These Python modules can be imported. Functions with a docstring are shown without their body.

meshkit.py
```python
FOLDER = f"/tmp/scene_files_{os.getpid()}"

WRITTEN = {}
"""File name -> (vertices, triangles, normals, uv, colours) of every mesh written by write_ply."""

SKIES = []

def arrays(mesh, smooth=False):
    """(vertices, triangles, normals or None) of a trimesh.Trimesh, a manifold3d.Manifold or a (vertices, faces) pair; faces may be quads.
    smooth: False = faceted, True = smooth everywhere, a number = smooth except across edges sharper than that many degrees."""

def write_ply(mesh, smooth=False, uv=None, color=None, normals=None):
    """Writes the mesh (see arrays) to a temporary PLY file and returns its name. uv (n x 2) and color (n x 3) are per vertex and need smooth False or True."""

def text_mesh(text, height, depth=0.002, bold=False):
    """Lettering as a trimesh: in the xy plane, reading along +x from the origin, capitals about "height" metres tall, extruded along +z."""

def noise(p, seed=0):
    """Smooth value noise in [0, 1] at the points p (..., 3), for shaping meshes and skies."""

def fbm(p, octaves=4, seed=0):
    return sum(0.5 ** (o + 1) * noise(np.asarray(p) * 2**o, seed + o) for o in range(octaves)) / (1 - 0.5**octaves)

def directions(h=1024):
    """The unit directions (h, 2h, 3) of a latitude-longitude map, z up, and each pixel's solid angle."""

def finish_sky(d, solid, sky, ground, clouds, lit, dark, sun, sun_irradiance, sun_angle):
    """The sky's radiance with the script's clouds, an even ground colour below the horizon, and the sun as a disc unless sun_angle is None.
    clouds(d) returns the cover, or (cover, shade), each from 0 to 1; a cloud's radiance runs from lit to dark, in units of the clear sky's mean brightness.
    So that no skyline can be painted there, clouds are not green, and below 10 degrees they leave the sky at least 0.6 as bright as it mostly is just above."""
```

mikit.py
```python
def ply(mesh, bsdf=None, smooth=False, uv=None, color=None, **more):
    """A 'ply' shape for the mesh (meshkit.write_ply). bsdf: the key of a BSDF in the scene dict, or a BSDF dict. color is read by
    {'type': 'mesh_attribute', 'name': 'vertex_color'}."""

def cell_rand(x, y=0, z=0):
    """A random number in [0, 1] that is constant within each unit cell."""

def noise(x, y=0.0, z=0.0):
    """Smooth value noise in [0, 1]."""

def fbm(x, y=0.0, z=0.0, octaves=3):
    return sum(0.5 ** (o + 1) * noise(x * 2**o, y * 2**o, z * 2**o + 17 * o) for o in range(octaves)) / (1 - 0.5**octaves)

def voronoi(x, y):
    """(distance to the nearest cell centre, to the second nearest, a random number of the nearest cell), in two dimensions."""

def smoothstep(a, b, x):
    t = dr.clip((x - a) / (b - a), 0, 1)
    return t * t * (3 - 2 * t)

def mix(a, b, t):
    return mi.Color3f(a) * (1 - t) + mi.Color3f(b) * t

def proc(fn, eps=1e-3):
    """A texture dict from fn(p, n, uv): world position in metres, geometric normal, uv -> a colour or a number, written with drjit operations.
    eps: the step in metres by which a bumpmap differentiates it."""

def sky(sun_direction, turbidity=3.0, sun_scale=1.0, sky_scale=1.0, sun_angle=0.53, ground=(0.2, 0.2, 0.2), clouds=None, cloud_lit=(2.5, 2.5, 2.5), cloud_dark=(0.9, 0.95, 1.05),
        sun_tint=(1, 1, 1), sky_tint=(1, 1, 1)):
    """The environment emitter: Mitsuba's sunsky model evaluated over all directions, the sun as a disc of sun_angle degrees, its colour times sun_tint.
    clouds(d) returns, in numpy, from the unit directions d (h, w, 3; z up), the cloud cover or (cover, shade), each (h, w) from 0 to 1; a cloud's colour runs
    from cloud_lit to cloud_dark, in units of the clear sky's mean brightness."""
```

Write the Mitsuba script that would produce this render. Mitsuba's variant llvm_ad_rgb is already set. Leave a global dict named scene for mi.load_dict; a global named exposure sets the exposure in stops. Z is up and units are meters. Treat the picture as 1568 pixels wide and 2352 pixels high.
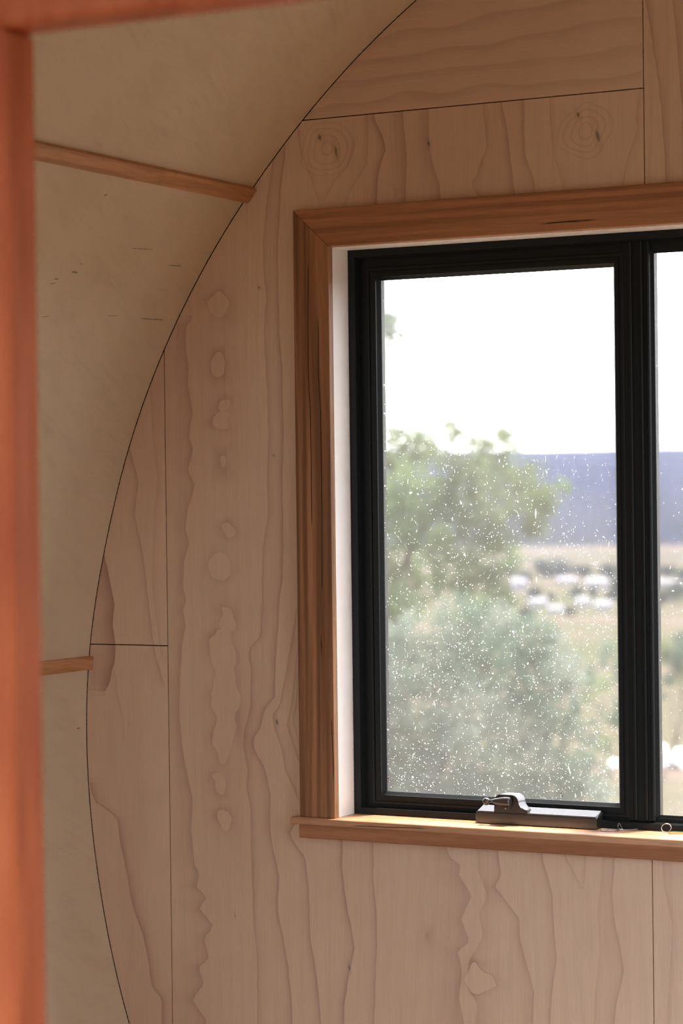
import math
import numpy as np
import drjit as dr
import mitsuba as mi
import trimesh
import manifold3d as m3
from scipy.interpolate import CubicSpline, PchipInterpolator
from shapely.geometry import Polygon, box as sbox
import shapely
import meshkit
import mikit
from mikit import ply, proc, noise, fbm, smoothstep, mix, cell_rand

# ------------------------------------------------------------------ camera, sky, exposure
T = mi.ScalarTransform4f
scene, labels = {}, {}
CAM = (2.58766, -4.68360, 1.5)
RIGHT = np.array([0.88438080, 0.46661057, -0.01204939])
UP = np.array([0.00728736, 0.01200874, 0.99990134])
FWD = np.array([-0.46670923, 0.88438135, -0.00721994])
pose = np.eye(4)
pose[:3, 0], pose[:3, 1], pose[:3, 2], pose[:3, 3] = -RIGHT, UP, FWD, CAM
scene['camera'] = {'type': 'thinlens', 'fov': 2 * math.degrees(math.atan(784 / 5522.9)), 'fov_axis': 'x', 'aperture_radius': 0.0105,
                   'focus_distance': 5.22, 'near_clip': 0.05, 'far_clip': 20000.0, 'to_world': T(pose)}
exposure = 4.55
def cloud_cover(d):
    f = meshkit.fbm(d * np.array([3.0, 3.0, 7.0]), 5, 3)
    return np.clip(0.86 + 0.5 * (f - 0.45), 0, 1), np.clip(1.5 * (f - 0.42), 0, 1)
scene['sky'] = mikit.sky((0.135, 0.250, 0.959), turbidity=3.5, sun_scale=0.5, sky_scale=1.0, sun_angle=8.0, ground=(0.16, 0.16, 0.11),
                         clouds=cloud_cover, cloud_lit=(2.3, 2.3, 2.36), cloud_dark=(1.5, 1.54, 1.66))

# ------------------------------------------------------------------ measurements of the place, metres
CURVES_CENTRE = [([[-0.2632, 1.9013], [-0.2773, 1.892], [-0.2814, 1.8476], [-0.2742, 1.7879], [-0.2781, 1.7582], [-0.2652, 1.6885], [-0.2763, 1.6392], [-0.2652, 1.6092], [-0.2798, 1.5599], [-0.2605, 1.5299], [-0.2788, 1.4706], [-0.2876, 1.426], [-0.2776, 1.3912], [-0.2933, 1.3515], [-0.2954, 1.2918], [-0.2852, 1.27], [-0.2961, 1.2421], [-0.2909, 1.2024], [-0.2996, 1.1625], [-0.3078, 1.0827], [-0.3101, 1.0029], [-0.3033, 0.9135], [-0.288, 0.8445], [-0.2779, 0.8151], [-0.2824, 0.7453], [-0.2745, 0.6563], [-0.2596, 0.6393], [-0.2705, 0.6068], [-0.2407, 0.589], [-0.2642, 0.5625], [-0.2244, 0.5207], [-0.2513, 0.4969], [-0.2393, 0.4502], [-0.2674, 0.4261], [-0.254, 0.3875], [-0.2859, 0.347], [-0.246, 0.3058], [-0.2642, 0.2495]], -1, 0.022, 0.8), ([[-0.0304, 2.3128], [-0.0481, 2.2366], [-0.0639, 2.1502], [-0.0741, 2.0633], [-0.0707, 1.9852], [-0.0669, 1.9364], [-0.0746, 1.8686], [-0.0699, 1.8002], [-0.0664, 1.7319], [-0.0656, 1.6345], [-0.0692, 1.5372], [-0.068, 1.4592], [-0.0824, 1.391], [-0.0869, 1.3129], [-0.0905, 1.2152], [-0.0932, 1.1858], [-0.1241, 1.1539], [-0.1179, 1.1168], [-0.1202, 1.0286], [-0.1369, 0.9692], [-0.1396, 0.9396], [-0.1291, 0.8812], [-0.1342, 0.8417], [-0.1236, 0.7931], [-0.1248, 0.7047], [-0.1214, 0.6264], [-0.1201, 0.5578], [-0.1125, 0.4603], [-0.1108, 0.2642]], 1, 0.008, 0.75), ([[-0.0143, 2.2727], [-0.0266, 2.1865], [-0.0372, 2.0611], [-0.0369, 1.9252], [-0.0367, 1.8573], [-0.0289, 1.7793], [-0.0288, 1.6337], [-0.033, 1.4881], [-0.0322, 1.3909], [-0.0355, 1.3132], [-0.0452, 1.2547], [-0.0559, 1.128], [-0.0592, 1.0499], [-0.0877, 1.0198], [-0.0972, 0.9804], [-0.1168, 0.9503], [-0.1082, 0.9212], [-0.0872, 0.8927], [-0.0735, 0.8347], [-0.0768, 0.7564], [-0.0664, 0.6984], [-0.0538, 0.6406], [-0.0591, 0.5817], [-0.0444, 0.5145], [-0.0342, 0.447], [-0.0263, 0.3795], [-0.0233, 0.2727]], -1, 0.009, 0.95), ([[-0.0009, 1.2455], [-0.0081, 1.2066], [-0.0308, 1.0896], [-0.0461, 1.0308], [-0.0665, 1.0107], [-0.0591, 0.9797], [-0.0408, 0.9336], [-0.0337, 0.8853], [0.0041, 0.8093]], 1, 0.006, 0.8), ([[-0.0, 1.1486], [-0.0064, 1.0902], [-0.0172, 1.0317], [-0.0288, 0.9924], [-0.0183, 0.9539], [0.0053, 0.8966]], 1, 0.005, 0.7), ([[0.0014, 1.0904], [-0.0037, 1.0418], [-0.0154, 0.9978], [0.0059, 0.9354]], 1, 0.005, 0.6), ([[-0.0029, 0.7847], [-0.0256, 0.7494], [-0.0114, 0.7259], [0.0136, 0.6982], [0.0214, 0.626], [0.0244, 0.5196], [0.0345, 0.4526], [0.0425, 0.3952], [0.0519, 0.2799]], -1, 0.009, 1.0), ([[0.1098, 0.7665], [0.1093, 0.728], [0.1065, 0.6845], [0.1092, 0.6414], [0.1161, 0.5938], [0.1273, 0.537], [0.1333, 0.499], [0.1195, 0.4403], [0.1078, 0.3815], [0.1043, 0.2849]], -1, 0.009, 1.1), ([[0.1853, 0.7705], [0.1848, 0.7275], [0.1838, 0.6558], [0.1884, 0.5988], [0.1896, 0.532], [0.1865, 0.4554], [0.1778, 0.292]], -1, 0.008, 0.8), ([[0.357, 0.7516], [0.3691, 0.7194], [0.3947, 0.7022], [0.3903, 0.6784], [0.4196, 0.6335], [0.3942, 0.5849], [0.4132, 0.5395], [0.385, 0.5139], [0.3948, 0.4724], [0.3858, 0.4154], [0.4083, 0.3142]], -1, 0.04, 0.7), ([[0.4345, 0.756], [0.4367, 0.6907], [0.4585, 0.6361], [0.4376, 0.5974], [0.4452, 0.5512], [0.4116, 0.4925], [0.4088, 0.4361], [0.433, 0.4008], [0.4186, 0.3152]], 1, 0.014, 0.5), ([[0.4804, 0.7586], [0.483, 0.7262], [0.4896, 0.6847], [0.474, 0.6558], [0.504, 0.6207], [0.5289, 0.5946], [0.5334, 0.5486], [0.5478, 0.4942], [0.5621, 0.4399], [0.5577, 0.3286]], -1, 0.014, 0.8), ([[0.5841, 0.7644], [0.5857, 0.7277], [0.5952, 0.6914], [0.6075, 0.6462], [0.6088, 0.5911], [0.6159, 0.5181], [0.6021, 0.4434], [0.5977, 0.3325]], -1, 0.008, 0.8), ([[0.6307, 0.7579], [0.6402, 0.7263], [0.6595, 0.6955], [0.6778, 0.6674]], -1, 0.006, 0.6), ([[0.6847, 0.7518], [0.6812, 0.706], [0.6778, 0.6674]], -1, 0.005, 0.5), ([[0.7529, 0.7649], [0.7476, 0.7237], [0.7421, 0.6644], [0.7461, 0.6011], [0.76, 0.5477], [0.7662, 0.5028], [0.749, 0.4379], [0.7382, 0.346]], -1, 0.01, 0.7), ([[0.7239, 0.7632], [0.7201, 0.6902], [0.7094, 0.6166], [0.7164, 0.5443], [0.7057, 0.4705], [0.6944, 0.3418]], 1, 0.008, 0.35), ([[0.1996, 2.3891], [0.2093, 2.317], [0.23, 2.2727], [0.236, 2.2485], [0.2162, 2.1979], [0.2086, 2.1035]], -1, 0.01, 1.1), ([[0.2717, 2.3826], [0.2783, 2.3254], [0.2856, 2.24], [0.2806, 2.0989]], -1, 0.02, 0.9), ([[0.3418, 2.3763], [0.3402, 2.2545], [0.349, 2.207], [0.363, 2.1685], [0.3693, 2.0932]], -1, 0.022, 0.8), ([[0.4652, 2.3652], [0.4758, 2.2346], [0.4622, 2.206], [0.4495, 2.1716], [0.4371, 2.1586], [0.4651, 2.1148]], 1, 0.009, 0.6), ([[0.5088, 2.3613], [0.5124, 2.3241], [0.5254, 2.24], [0.5338, 2.184], [0.5445, 2.0819]], -1, 0.009, 0.9), ([[0.561, 2.3567], [0.5626, 2.3198], [0.5599, 2.2648], [0.5652, 2.2093], [0.5807, 2.1714], [0.5974, 2.0785]], -1, 0.009, 0.8), ([[0.1885, 2.3615], [0.1937, 2.2661], [0.1887, 2.2189], [0.1429, 2.165], [0.1313, 2.1085]], -1, 0.007, 0.45), ([[0.6206, 2.3422], [0.6255, 2.2595], [0.6289, 2.2135], [0.6478, 2.1482], [0.6567, 2.0747]], 1, 0.007, 0.5), ([[0.8244, 2.333], [0.8161, 2.2799], [0.8185, 2.2438], [0.794, 2.1918], [0.7738, 2.1032]], 1, 0.006, 0.5), ([[0.0143, 2.3381], [0.0243, 2.2601], [0.0509, 2.2003], [0.0699, 2.1461]], 1, 0.006, 0.6), ([[0.1605, 2.2687], [0.1437, 2.2223], [0.1054, 2.1916], [0.0797, 2.1454]], -1, 0.006, 0.5)]
CURVES_LEFT = [([[-0.3932, 1.822], [-0.3787, 1.7615], [-0.3739, 1.6914], [-0.3699, 1.6413], [-0.3596, 1.5412], [-0.3689, 1.4713], [-0.3736, 1.3913], [-0.3772, 1.3112], [-0.3711, 1.2412], [-0.354, 1.1215]], 1, 0.008, 0.4), ([[-0.4488, 1.6833], [-0.4321, 1.6025], [-0.4128, 1.5419], [-0.4247, 1.4617], [-0.4057, 1.3813], [-0.3896, 1.2711], [-0.3813, 1.191], [-0.3738, 1.1411], [-0.3614, 1.1013], [-0.3479, 1.0617]], -1, 0.009, 0.8), ([[-0.5122, 1.3793], [-0.4987, 1.3206], [-0.4828, 1.2551], [-0.4883, 1.2095], [-0.4807, 1.1591], [-0.4849, 1.1186], [-0.4936, 1.0982], [-0.4989, 1.0677], [-0.5173, 1.0449]], -1, 0.03, 1.5), ([[-0.4852, 1.0984], [-0.4787, 1.048], [-0.4617, 0.988], [-0.4591, 0.9174]], -1, 0.006, 0.4), ([[-0.557, 0.8323], [-0.5513, 0.8071], [-0.5371, 0.7824], [-0.5166, 0.7753], [-0.4903, 0.7594], [-0.4785, 0.7469], [-0.4743, 0.7046], [-0.4586, 0.6348], [-0.4419, 0.5552], [-0.4131, 0.4868], [-0.3965, 0.4076], [-0.3912, 0.3679], [-0.3656, 0.34], [-0.3671, 0.2395]], 1, 0.012, 1.0)]
CURVES_RIGHT = [([[0.8364, 2.5469], [0.8451, 2.4744], [0.8644, 2.3473], [0.8768, 2.1944], [0.8783, 2.0783]], 1, 0.008, 0.8), ([[0.8931, 2.5407], [0.9066, 2.4146], [0.9145, 2.2805], [0.9158, 2.0758]], 1, 0.01, 0.7), ([[0.8533, 0.7527], [0.859, 0.6722], [0.8752, 0.6015], [0.8674, 0.5022], [0.8581, 0.3575]], 1, 0.01, 0.4)]
ISLANDS = [(-0.1903, 1.9325, 0.0251, 0.0291), (-0.19, 1.7948, 0.0194, 0.0252), (-0.1856, 1.7011, 0.016, 0.0136), (-0.1861, 1.6687, 0.0228, 0.0194), (-0.1839, 1.5811, 0.0103, 0.0165), (-0.1817, 1.4206, 0.016, 0.0136), (-0.1966, 1.3369, 0.0275, 0.031), (-0.1811, 1.2188, 0.0194, 0.0252), (-0.1913, 1.1447, 0.0297, 0.0582), (-0.1872, 1.0364, 0.0366, 0.0728), (-0.1942, 0.9474, 0.0252, 0.0466), (-0.2058, 0.8532, 0.0149, 0.0213), (-0.1934, 0.7649, 0.0149, 0.0213), (0.4388, 0.4573, 0.0389, 0.0233), (0.3178, 0.5417, 0.0001, 0.0001)]
KNOTS = [(0.074, 2.2889, 0.0055, 0.0087), (0.1138, 2.2551, 0.0043, 0.0155), (0.6858, 2.2882, 0.0039, 0.0078), (0.729, 2.2402, 0.0048, 0.0155), (0.3402, 2.2545, 0.0042, 0.0078), (-0.0544, 0.9965, 0.0034, 0.0087), (-0.0867, 1.9656, 0.0034, 0.0039), (-0.0528, 1.5905, 0.0022, 0.0029), (0.1218, 0.4549, 0.0022, 0.0078), (-0.1679, 0.5495, 0.0011, 0.0058)]
RINGS = [(0.0922, 2.2664, 0.0631, 0.0601), (0.703, 2.2605, 0.0604, 0.0601)]
VAULT_PROFILE = [(-0.352, 0), (-0.405, 0.14), (-0.456, 0.28), (-0.515, 0.499), (-0.557, 0.781), (-0.564, 0.975), (-0.551, 1.158), (-0.507, 1.381), (-0.432, 1.628), (-0.339, 1.835), (-0.227, 2.022), (-0.094, 2.196), (0.029, 2.33), (0.165, 2.455), (0.313, 2.567), (0.7, 2.79), (1.05, 2.91), (1.45, 2.955)]
BATTENS = [(1.1313, 1.162), (2.297, 2.3334)]
VAULT_MARKS = [(2.1089, -0.1363, 2.111, -0.0977, 0.0015), (1.9733, -0.1467, 1.9753, -0.0684, 0.0015), (1.9753, -0.0672, 1.9753, -0.06, 0.0015), (2.0616, -0.4819, 2.0616, -0.4694, 0.0025), (2.0822, -0.4707, 2.0822, -0.4644, 0.001), (2.0411, -0.5316, 2.0411, -0.5224, 0.002), (2.0288, -0.5378, 2.0308, -0.5256, 0.0015), (1.9527, -0.5156, 1.9548, -0.4937, 0.001), (1.9712, -0.276, 1.9733, -0.2455, 0.001), (2.1377, -0.2726, 2.1397, -0.2392, 0.001), (0.9948, -0.0369, 0.9948, -0.0297, 0.002), (2.2446, -0.5182, 2.2466, -0.5137, 0.002), (2.1356, -0.3135, 2.1377, -0.2639, 0.001)]
TERRAIN_R = [0, 8, 20, 60, 120, 200, 400, 800, 1200, 1950, 2300, 3200, 4500, 5000, 6000, 7500]
TERRAIN_Z = [-0.6, -0.7, -2.5, -6.8, -14, -21.3, -31, -38, -40, -42.5, -30, 20, 77, 84, 60, 0]
CROWN_GREEN = [[-10.71, 22.232, 2.013, 0.294], [-10.783, 23.075, 2.106, 0.22], [-9.888, 21.894, 2.259, 0.157], [-10.552, 23.182, 2.465, 0.077], [-9.924, 22.21, 1.81, 0.344], [-9.614, 22.572, 1.995, 0.24], [-11.033, 22.707, 2.328, 0.142], [-10.489, 22.135, 2.277, 0.074], [-9.754, 22.758, 2.217, 0.118], [-9.167, 21.991, 2.181, 0.083], [-9.911, 23.09, 1.648, 0.353], [-9.38, 22.901, 1.614, 0.295], [-8.987, 22.661, 1.449, 0.222], [-9.156, 23.485, 1.555, 0.087], [-9.167, 22.532, 1.237, 0.264], [-9.177, 22.822, 1.045, 0.16], [-10.366, 21.644, 1.523, 0.366], [-10.144, 22.288, 1.409, 0.346], [-9.557, 22.164, 1.298, 0.289], [-10.521, 21.825, 1.068, 0.29], [-10.516, 22.804, 0.858, 0.272], [-9.788, 22.21, 0.925, 0.317], [-9.622, 22.69, 0.914, 0.203], [-9.86, 23.56, 0.672, 0.143], [-10.935, 23.023, 0.406, 0.33], [-10.301, 22.854, 0.471, 0.325], [-9.841, 22.702, 0.479, 0.268], [-9.477, 22.344, 0.172, 0.19], [-10.521, 21.62, 0.141, 0.288], [-10.29, 23.345, 0.063, 0.248], [-11.102, 22.043, 1.964, 0.428], [-10.829, 21.374, 1.157, 0.47], [-11.206, 22.207, 0.435, 0.485], [-11.664, 22.279, 1.424, 0.598]]
CROWN_TEAL = [[-8.357, 17.368, 0.004, 0.241], [-7.839, 17.683, 0.106, 0.286], [-7.81, 18.603, 0.079, 0.25], [-7.04, 17.679, -0.013, 0.239], [-7.154, 18.514, -0.179, 0.179], [-7.967, 18.382, -0.324, 0.385], [-8.008, 17.407, -0.258, 0.328], [-7.08, 17.597, -0.382, 0.325], [-6.894, 18.059, -0.411, 0.22], [-8.704, 17.903, -0.445, 0.27], [-8.478, 17.845, -0.89, 0.381], [-7.668, 17.501, -0.744, 0.414], [-7.367, 18.131, -0.924, 0.377], [-7.183, 18.622, -0.871, 0.27], [-8.507, 17.582, -1.409, 0.377], [-8.164, 18.122, -1.453, 0.405], [-7.928, 18.819, -1.611, 0.413], [-7.282, 18.604, -1.512, 0.361], [-6.811, 18.295, -1.412, 0.266], [-6.466, 18.082, -1.595, 0.175], [-8.763, 17.314, -0.583, 0.441], [-8.932, 17.524, -1.285, 0.491], [-8.512, 18.414, -1.964, 0.503], [-7.597, 18.63, -1.989, 0.499]]
CROWN_LOOSE = [[-10.056, 26.431, -0.925, 0.204], [-9.775, 26.707, -0.785, 0.193], [-10.157, 27.162, -1.287, 0.245], [-9.842, 27.051, -1.638, 0.219], [-10.013, 26.458, -1.835, 0.216], [-9.859, 26.884, -2.052, 0.182], [-9.584, 27.041, -1.14, 0.242], [-9.529, 26.72, -1.478, 0.18]]
CROWN_SAPLING = [[-49.497, 136.361, -8.563, 0.697], [-48.629, 136.311, -8.947, 0.642], [-49.146, 136.519, -10.187, 0.429], [-48.055, 136.153, -8.252, 0.694], [-47.786, 136.696, -9.762, 0.642], [-49.242, 135.972, -11.227, 0.241], [-48.514, 136.6, -9.503, 0.375]]
CROWN_TALL = [[-6.477, 13.486, 2.913, 0.08], [-6.535, 13.46, 2.785, 0.072], [-6.372, 13.215, 3.056, 0.032], [-6.267, 13.01, 2.956, 0.042], [-6.046, 12.861, 2.866, 0.024], [-6.257, 13.124, 2.811, 0.043], [-6.492, 13.034, 2.906, 0.195], [-6.471, 12.636, 2.617, 0.279], [-6.564, 12.591, 2.902, 0.244], [-6.776, 13.552, 3.189, 0.146], [-6.917, 13.087, 2.363, 0.323]]
HOUSES = [[-398.77, 913.19, -39.17, 6.17, 5.45], [-326.56, 764.04, -38.25, 6.06, 3.33], [-300.92, 719.17, -37.84, 5.12, 2.56], [-308.45, 760.58, -38.18, 4.49, 3.89], [-293.44, 741.96, -38.0, 5.82, 3.49], [-373.72, 937.82, -39.25, 8.83, 4.78], [-407.68, 985.6, -39.49, 8.55, 3.5], [-347.35, 941.72, -39.21, 4.75, 4.39], [-341.71, 943.01, -39.21, 5.48, 4.02]]
FAR_TREES = [[-491.97, 1111.72, -40.08, 8.85, 8.85], [-419.65, 967.19, -39.44, 5.76, 7.68], [-458.62, 1080.99, -39.9, 8.55, 7.48], [-458.04, 1101.66, -39.99, 9.55, 7.38], [-353.09, 821.97, -38.66, 5.55, 4.89], [-426.89, 1053.47, -39.77, 7.45, 7.45], [-320.49, 799.73, -38.45, 3.46, 9.74], [-403.06, 1026.38, -39.64, 8.03, 8.03], [-350.66, 856.57, -38.83, 4.39, 4.05], [-313.69, 801.09, -38.44, 5.33, 6.28], [-392.37, 1057.23, -39.71, 6.98, 6.98], [-397.48, 1088.83, -39.86, 6.33, 5.49], [-284.99, 772.87, -38.2, 5.71, 6.91], [-288.67, 798.62, -38.37, 6.2, 7.74], [-274.14, 774.9, -38.17, 6.0, 7.5], [-405.83, 1055.63, -39.73, 8.23, 8.23], [-342.05, 880.42, -38.92, 6.2, 5.85], [-293.87, 785.63, -38.29, 5.51, 6.12], [-281.74, 683.06, -37.44, 2.97, 4.05], [-288.17, 665.92, -37.31, 3.98, 3.98], [-368.04, 1031.04, -39.6, 7.18, 5.98], [-343.38, 815.6, -38.6, 3.23, 3.23], [-353.57, 793.19, -38.49, 4.75, 6.33], [-448.22, 990.95, -39.58, 7.92, 9.11]]
CAR = [-59.43, 169.62, -19.79]
TANK = [-73.9, 202.15, -22.3]
TANK2 = [-66.96, 172.57, -20.22]
BUSH = [-184.21, 514.8, -34.47]
SAPROOT = [-83.57, 227.46, -23.97]


# ------------------------------------------------------------------ helpers
taken = {}
def numbered(name):
    n = taken.get(name, 0)
    taken[name] = n + 1
    return name if n == 0 else f'{name}_{n:03d}'
def put(name, shape, parent=None, label=None, category=None, group=None, kind=None):
    key = numbered(f'{parent}__{name}' if parent else name)
    scene[key] = shape
    say(key, label, category, group, kind)
    return key
def say(key, label=None, category=None, group=None, kind=None):
    d = {k: v for k, v in dict(label=label, category=category, group=group, kind=kind).items() if v}
    if d:
        labels[key] = d
def thing(name, label, category=None, group=None, kind=None):
    key = numbered(name)
    say(key, label, category, group, kind)
    return key
def tm(man):
    m = man.to_mesh()
    return trimesh.Trimesh(np.array(m.vert_properties[:, :3], float), np.array(m.tri_verts), process=False)
def cbox(x0, x1, y0, y1, z0, z1, c=0.001):
    """a box with chamfered edges, as a manifold"""
    p = []
    for x, sx in ((x0, 1), (x1, -1)):
        for y, sy in ((y0, 1), (y1, -1)):
            for z, sz in ((z0, 1), (z1, -1)):
                p += [(x, y + sy * c, z + sz * c), (x + sx * c, y, z + sz * c), (x + sx * c, y + sy * c, z)]
    return m3.Manifold.hull_points(np.array(p))
def pbox(x0, x1, y0, y1, z0, z1):
    return m3.Manifold.cube((x1 - x0, y1 - y0, z1 - z0)).translate((x0, y0, z0))
def ring(x0, x1, z0, z1, w, y0, y1, c=0.0008):
    """a rectangular frame: w = widths left, right, top, bottom"""
    l, r, t, b = w
    a = cbox(x0, x1, y0, y1, z0, z1, c)
    return a - pbox(x0 + l, x1 - r, y0 - 1, y1 + 1, z0 + b, z1 - t)
def join(*ms):
    return trimesh.util.concatenate([m if isinstance(m, trimesh.Trimesh) else tm(m) for m in ms])
def slab(poly, y0, y1):
    """a polygon of the (x, z) plane as a board between y0 and y1"""
    out = []
    for g in getattr(poly, 'geoms', [poly]):
        m = trimesh.creation.extrude_polygon(g, y1 - y0, engine='earcut')
        v = m.vertices
        out.append(trimesh.Trimesh(np.stack([v[:, 0], v[:, 2] + y0, v[:, 1]], 1), m.faces[:, ::-1], process=False))
    return trimesh.util.concatenate(out)
def mitred(pts, y0, y1, c=0.0012):
    """a convex board outline (x, z) with its front edges chamfered"""
    p = Polygon(pts)
    q = p.buffer(-c, join_style=2)
    v = [(x, y, z) for g, y in ((p, y1), (p, y0 + c), (q, y0)) for x, z in g.exterior.coords[:-1]]
    return m3.Manifold.hull_points(np.array(v))
def tube(points, radii, sides=6):
    p = np.asarray(points, float)
    t = np.gradient(p, axis=0)
    t /= np.linalg.norm(t, axis=1, keepdims=True) + 1e-12
    a = np.cross(t, np.where(np.abs(t[:, 2:]) < 0.9, [0, 0, 1.0], [1.0, 0, 0]))
    a /= np.linalg.norm(a, axis=1, keepdims=True) + 1e-12
    b, ang = np.cross(t, a), np.arange(sides) * 2 * np.pi / sides
    r = np.broadcast_to(radii, (len(p),))[:, None, None]
    v = (p[:, None] + r * (np.cos(ang)[None, :, None] * a[:, None] + np.sin(ang)[None, :, None] * b[:, None])).reshape(-1, 3)
    i, j = np.meshgrid(np.arange(len(p) - 1), np.arange(sides), indexing='ij')
    q = np.stack([i * sides + j, i * sides + (j + 1) % sides, (i + 1) * sides + (j + 1) % sides, (i + 1) * sides + j], -1).reshape(-1, 4)
    f = np.vstack([q[:, [0, 1, 2]], q[:, [0, 2, 3]]])
    n = len(v)
    v = np.vstack([v, p[:1], p[-1:]])
    k = np.arange(sides)
    f = np.vstack([f, np.stack([(k + 1) % sides, k, k * 0 + n], 1), np.stack([n - 1 - sides + 1 + k, n - sides + (k + 1) % sides, k * 0 + n + 1], 1)])
    return trimesh.Trimesh(v, f, process=False)
def curve(pts, n=24):
    p = np.asarray(pts, float)
    t = np.r_[0, np.cumsum(np.linalg.norm(np.diff(p, axis=0), axis=1))]
    return CubicSpline(t, p)(np.linspace(0, t[-1], n)) if len(p) > 2 else p[0] + (p[-1] - p[0]) * np.linspace(0, 1, n)[:, None]
def rgb(*c):
    return {'type': 'rgb', 'value': list(c)}
def principled(color, rough, **k):
    return {'type': 'principled', 'base_color': color if isinstance(color, dict) else rgb(*color), 'roughness': rough, **k}
def two(b):
    return {'type': 'twosided', 'bsdf': b}

# ------------------------------------------------------------------ materials
class Lines:
    """darker growth lines of rotary-cut veneer: each a curve x(z) with one crisp and one fading side"""
    def __init__(self, curves, z0=-0.05, z1=3.0, n=256):
        self.z0, self.dz, self.n, tab, vis = z0, (z1 - z0) / (n - 1), n, [], []
        zs = np.linspace(z0, z1, n)
        for pts, *_ in curves:
            p = np.array(pts)[np.argsort([q[1] for q in pts])]
            tab.append(np.interp(zs, p[:, 1], p[:, 0]))
            low = p[0, 1] if p[0, 1] > 0.5 else z0 - 1  # lines that leave the picture run on to the floor
            vis.append(np.clip((np.minimum(zs - low, p[-1, 1] - zs)) / 0.02 + 0.5, 0, 1))
        self.tab, self.vis = mi.Float(np.concatenate(tab).astype(np.float32)), mi.Float(np.concatenate(vis).astype(np.float32))
        self.spec = [c[1:] for c in curves]
    def __call__(self, x, z):
        u = dr.clip((z - self.z0) / self.dz, 0, self.n - 1.001)
        i = mi.UInt32(u)
        t = u - mi.Float(i)
        dark = mi.Float(0)
        for k, (side, w, s) in enumerate(self.spec):
            at = i + k * self.n
            xc = dr.lerp(dr.gather(mi.Float, self.tab, at), dr.gather(mi.Float, self.tab, at + 1), t)
            v = dr.gather(mi.Float, self.vis, at)
            d = (x - xc) * side
            dark += s * v * dr.select(d > 0, dr.exp(-d / w), smoothstep(-0.0022, 0.0, d))
        return dark

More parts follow.
